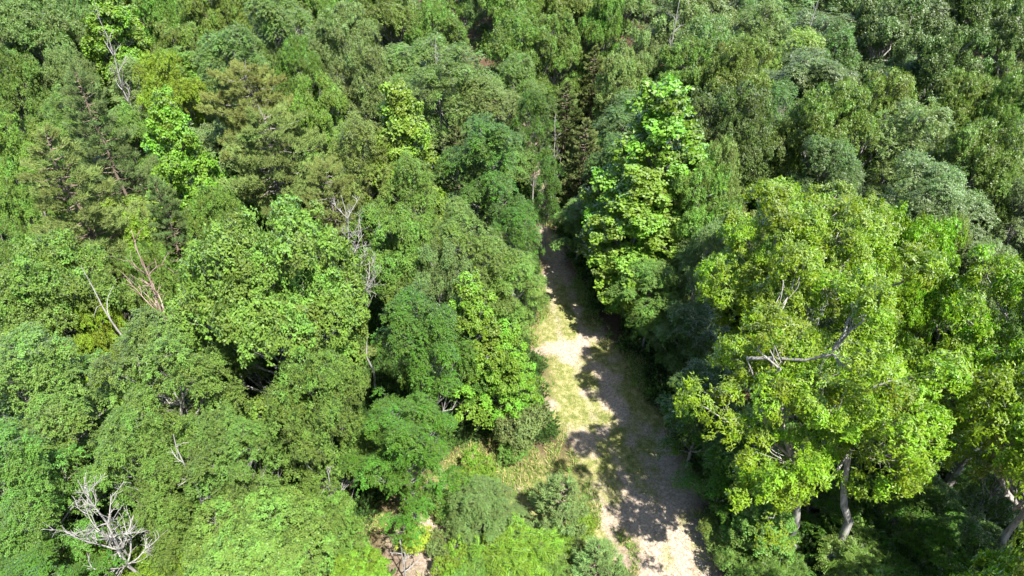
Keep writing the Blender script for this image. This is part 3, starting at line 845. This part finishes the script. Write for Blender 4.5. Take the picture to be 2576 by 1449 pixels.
# ------------------------------------------------------------------ the rest of the wood: fills between and beyond the trees above
DIR8 = ['behind', 'behind right of', 'right of', 'in front and right of', 'in front of', 'in front and left of', 'left of', 'behind left of']
LAND = [(t[0], t[1], r[6]) for t, r in zip(trees[len(WORLD):], TREES)]
used = set(r[6] for r in TREES)
KNAME = {'oak': 'oak', 'gloss': 'glossy oak', 'elm': 'elm', 'fine': 'small leaved tree', 'gum': 'sweetgum', 'cedar': 'cedar', 'bush': 'bush', 'pine': 'pine'}
CNAME = {'oak': 'mid green', 'dark': 'dark green', 'bright': 'bright green', 'silver': 'silvery', 'olive': 'olive', 'teal': 'teal green', 'light': 'light green',
         'oakdk': 'dark olive', 'grey': 'grey green', 'cedar': 'brown green', 'pale': 'pale', 'pineol': 'brown green', 'yellow': 'yellow green'}
def auto_label(kind, col, x, y, h):
    order = sorted(LAND, key=lambda q: (q[0] - x) ** 2 + (q[1] - y) ** 2)
    for size in (('tall ' if h > 13 else 'low ' if h < 8 else ''), 'slender ', 'leafy ', 'ragged '):
        for lx, ly, lab in order[:6]:
            a = math.atan2(x - lx, y - ly)
            d = DIR8[int(round(a / (math.pi / 4))) % 8]
            short = ' '.join(lab.split(',')[0].split()[:9])
            while short.split()[-1] in ('the', 'with', 'in', 'of', 'and', 'at', 'under', 'left', 'right', 'behind', 'by', 'on', 'a', 'between', 'beside', 'above', 'below', 'near', 'big', 'bare', 'over', 'two', 'to'):
                short = ' '.join(short.split()[:-1])
            L = f'{size}{CNAME[col]} {KNAME[kind]} {d} the {short}'
            L = ' '.join(L.split()[:16])
            if L not in used:
                used.add(L); return L
    L = f'{CNAME[col]} {KNAME[kind]} deep in the wood behind other crowns'
    return L

def clear_of_lane(x, y, r):
    l, r_ = lane(y)
    k = .75 if y < 36 else .50 if y < 50 else .32
    if l - r * k < x < r_ + r * k: return False
    if y < 30 and -9 < x < 8 and float(openness(np.array(x), np.array(y))) > .15: return False
    return True

# dark hollows in the canopy where no tree stands: centre x, half width, centre y, half height in the photograph
HOLLOWS = [(1125, 35, 50, 30), (1615, 30, 80, 45), (2165, 60, 245, 40), (2440, 50, 260, 30), (1290, 40, 335, 35), (1860, 90, 480, 30), (625, 25, 110, 40), (2330, 60, 620, 20),
           (600, 25, 960, 15), (960, 30, 990, 20), (730, 30, 1245, 15), (540, 15, 1280, 45), (2250, 80, 1200, 30), (60, 30, 660, 20), (2550, 30, 480, 25), (1210, 20, 180, 40)]
nfill = 0
cands = []
fr = random.Random(77)
for yy in np.arange(8, 128, 3.2):
    depth = yy * .8 + 20
    wmax = depth * .74 + 7
    for xx in np.arange(-wmax, wmax, 3.2):
        cands.append((xx + fr.uniform(-1.3, 1.3), yy + fr.uniform(-1.3, 1.3)))
fr.shuffle(cands)
for x, y in cands:
    far = y > 60
    Rr = fr.uniform(3.6, 5.6) if far else fr.uniform(2.2, 3.8)
    h = fr.uniform(12, 16.5) if far else fr.uniform(7, 11)
    if x > 21 and y < 22 and y > 4: Rr, h = fr.uniform(4, 5.5), fr.uniform(15, 18)
    if not clear_of_lane(x, y, Rr): continue
    qd = y * math.cos(R(PITCH)) + (H - h * .7) * math.sin(R(PITCH))
    qx = 1288 + F * x / qd
    qy = 724.5 - F * (y * math.sin(R(PITCH)) - (H - h * .7) * math.cos(R(PITCH))) / qd
    if any(abs(qx - a) < b + Rr * .5 * F / qd and abs(qy - c) < e + Rr * .4 * F / qd for a, b, c, e in HOLLOWS): continue
    T_ = np.array(trees)
    d = np.hypot(T_[:, 0] - x, T_[:, 1] - y)
    if (d < (T_[:, 2] + Rr) * .66).any(): continue
    # keep out of the line of sight to the foreground openings
    if abs(x) < 14 and y < 17: continue
    kind = fr.choices(['oak', 'gloss', 'elm', 'fine', 'gum', 'cedar'], [5, 2, 3, 3, 1, .5])[0]
    if x > 8: pal = ['olive', 'oakdk', 'oak', 'teal', 'grey', 'light']
    else: pal = ['oak', 'light', 'silver', 'olive', 'dark', 'bright']
    col = 'cedar' if kind == 'cedar' else 'bright' if kind == 'gum' else fr.choice(pal)
    if kind == 'cedar': Rr = min(Rr, 2.8); h = min(h, 10)
    if kind == 'gum': Rr = min(Rr, 3.8)
    plant(kind, x, y, Rr, h, col, auto_label(kind, col, x, y, h), group='trees filling the wood between the larger crowns')
    nfill += 1
print('trees', len(trees), 'fill', nfill)

# ------------------------------------------------------------------ grass, weeds and undergrowth (uncountable)
def blades(name, n, sampler, hmin, hmax, wid, cols, lab, spread=.35, cat='grass'):
    g = np.random.default_rng(len(name) * 7)
    x, y, hm = sampler(g, n)
    z = hgt(x, y)
    q = len(x)
    P = np.stack([x, y, z], 1)
    D = nrm(np.array([0, 0, 1.0]) + g.normal(0, spread, (q, 3)))
    S = nrm(np.cross(D, rv(g, q)))
    hh = (g.uniform(hmin, hmax, q) * hm)[:, None]
    V = np.stack([P - S * wid, P + S * wid, P + D * hh], 1).reshape(-1, 3)
    tone = np.stack([g.random(q), vnoise(x, y, 1.3), (g.random(q) < .3).astype(float)], 1)
    me = mesh_np(name, V, np.arange(q * 3).reshape(q, 3), cols[0], tone)
    o = link(name, me)
    o.color = (*cols[1], 1)
    tag(o, lab, cat, kind='stuff')
    return o
M_GRASS = leaf_mat('grass_blade', .25, .04, .6, tip=(.42, .34, .16), tipamt=.9)

def s_grass(g, n):
    x = g.uniform(-9, 13, n); y = g.uniform(15, 62, n)
    o = openness(x, y); wn = worn(x, y)
    k = (o > .35) & (g.random(n) > wn * 1.05 + .15) & (g.random(n) < .35 + vnoise(x, y, .9) * .9)
    return x[k], y[k], np.ones(k.sum())
blades('grass', 260000, s_grass, .04, .16, .016, (M_GRASS, (.20, .22, .055)), 'short dry yellow green grass along the lane and clearing', .45)
def s_weed(g, n):
    x = g.uniform(-10, 14, n); y = g.uniform(14, 60, n)
    o = openness(x, y); l, r = lane(y)
    edge = ((o > .05) & (o < .72)) | ((x < l + .1) & (o > .1))
    k = edge & (vnoise(x, y, .7) * .6 + vnoise(x, y, 2.1) * .5 > .45) & (worn(x, y) < .45)
    return x[k], y[k], .4 + vnoise(x[k], y[k], .8)
blades('weeds', 240000, s_weed, .12, .55, .026, (M_GRASS, (.13, .22, .035)), 'knee high green weeds at the edges of lane and clearing', .55, 'weeds')

# low leafy undergrowth over the forest floor: instanced clumps, one object
def undergrowth():
    g = np.random.default_rng(55)
    n = 260
    P = rv(g, n) * g.uniform(.1, .6, (n, 1)); P[:, 2] = abs(P[:, 2]) * 1.3 + .05
    D = nrm(P + np.array([0, 0, .2])); Nn = nrm(np.array([0, 0, 1.]) + g.normal(0, .4, (n, 3)))
    V = leaves(P, D, Nn, .15, .09)
    me = mesh_np('undergrowth_clump', V, np.arange(n * 4).reshape(n, 4), M_LEAF,
                 np.stack([g.random(n), g.random(n), g.random(n) * 0], 1))
    clump = bpy.data.objects.new('undergrowth_clump', me)      # linked to no collection, used by the node group only
    clump.color = (.055, .11, .022, 1)
    m = 26000
    x = g.uniform(-60, 70, m); y = g.uniform(8, 95, m)
    k = (np.abs(x) < y * .62 + 24) & (openness(x, y) < .12) & (vnoise(x, y, 4) > .12)
    x = x[k]; y = y[k]
    pm = bpy.data.meshes.new('undergrowth')
    pm.from_pydata(np.stack([x, y, hgt(x, y)], 1).tolist(), [], [])
    o = link('undergrowth', pm)
    o.color = (.055, .11, .022, 1)
    tag(o, 'low dark leafy undergrowth covering the shaded forest floor', 'undergrowth', kind='stuff')
    ng = bpy.data.node_groups.new('undergrowth_scatter', 'GeometryNodeTree')
    ng.interface.new_socket('Geometry', in_out='INPUT', socket_type='NodeSocketGeometry')
    ng.interface.new_socket('Geometry', in_out='OUTPUT', socket_type='NodeSocketGeometry')
    gi = ng.nodes.new('NodeGroupInput'); go = ng.nodes.new('NodeGroupOutput')
    ip = ng.nodes.new('GeometryNodeInstanceOnPoints')
    ob = ng.nodes.new('GeometryNodeObjectInfo'); ob.inputs[0].default_value = clump
    rs = ng.nodes.new('FunctionNodeRandomValue'); rs.data_type = 'FLOAT'; rs.inputs[2].default_value = .6; rs.inputs[3].default_value = 2.0
    rr = ng.nodes.new('FunctionNodeRandomValue'); rr.data_type = 'FLOAT_VECTOR'; rr.inputs[0].default_value = (0, 0, 0); rr.inputs[1].default_value = (.3, .3, 6.28)
    ng.links.new(gi.outputs[0], ip.inputs['Points'])
    ng.links.new(ob.outputs['Geometry'], ip.inputs['Instance'])
    ng.links.new(rs.outputs[1], ip.inputs['Scale'])
    ng.links.new(rr.outputs[0], ip.inputs['Rotation'])
    ng.links.new(ip.outputs[0], go.inputs[0])
    md = o.modifiers.new('scatter', 'NODES'); md.node_group = ng
undergrowth()
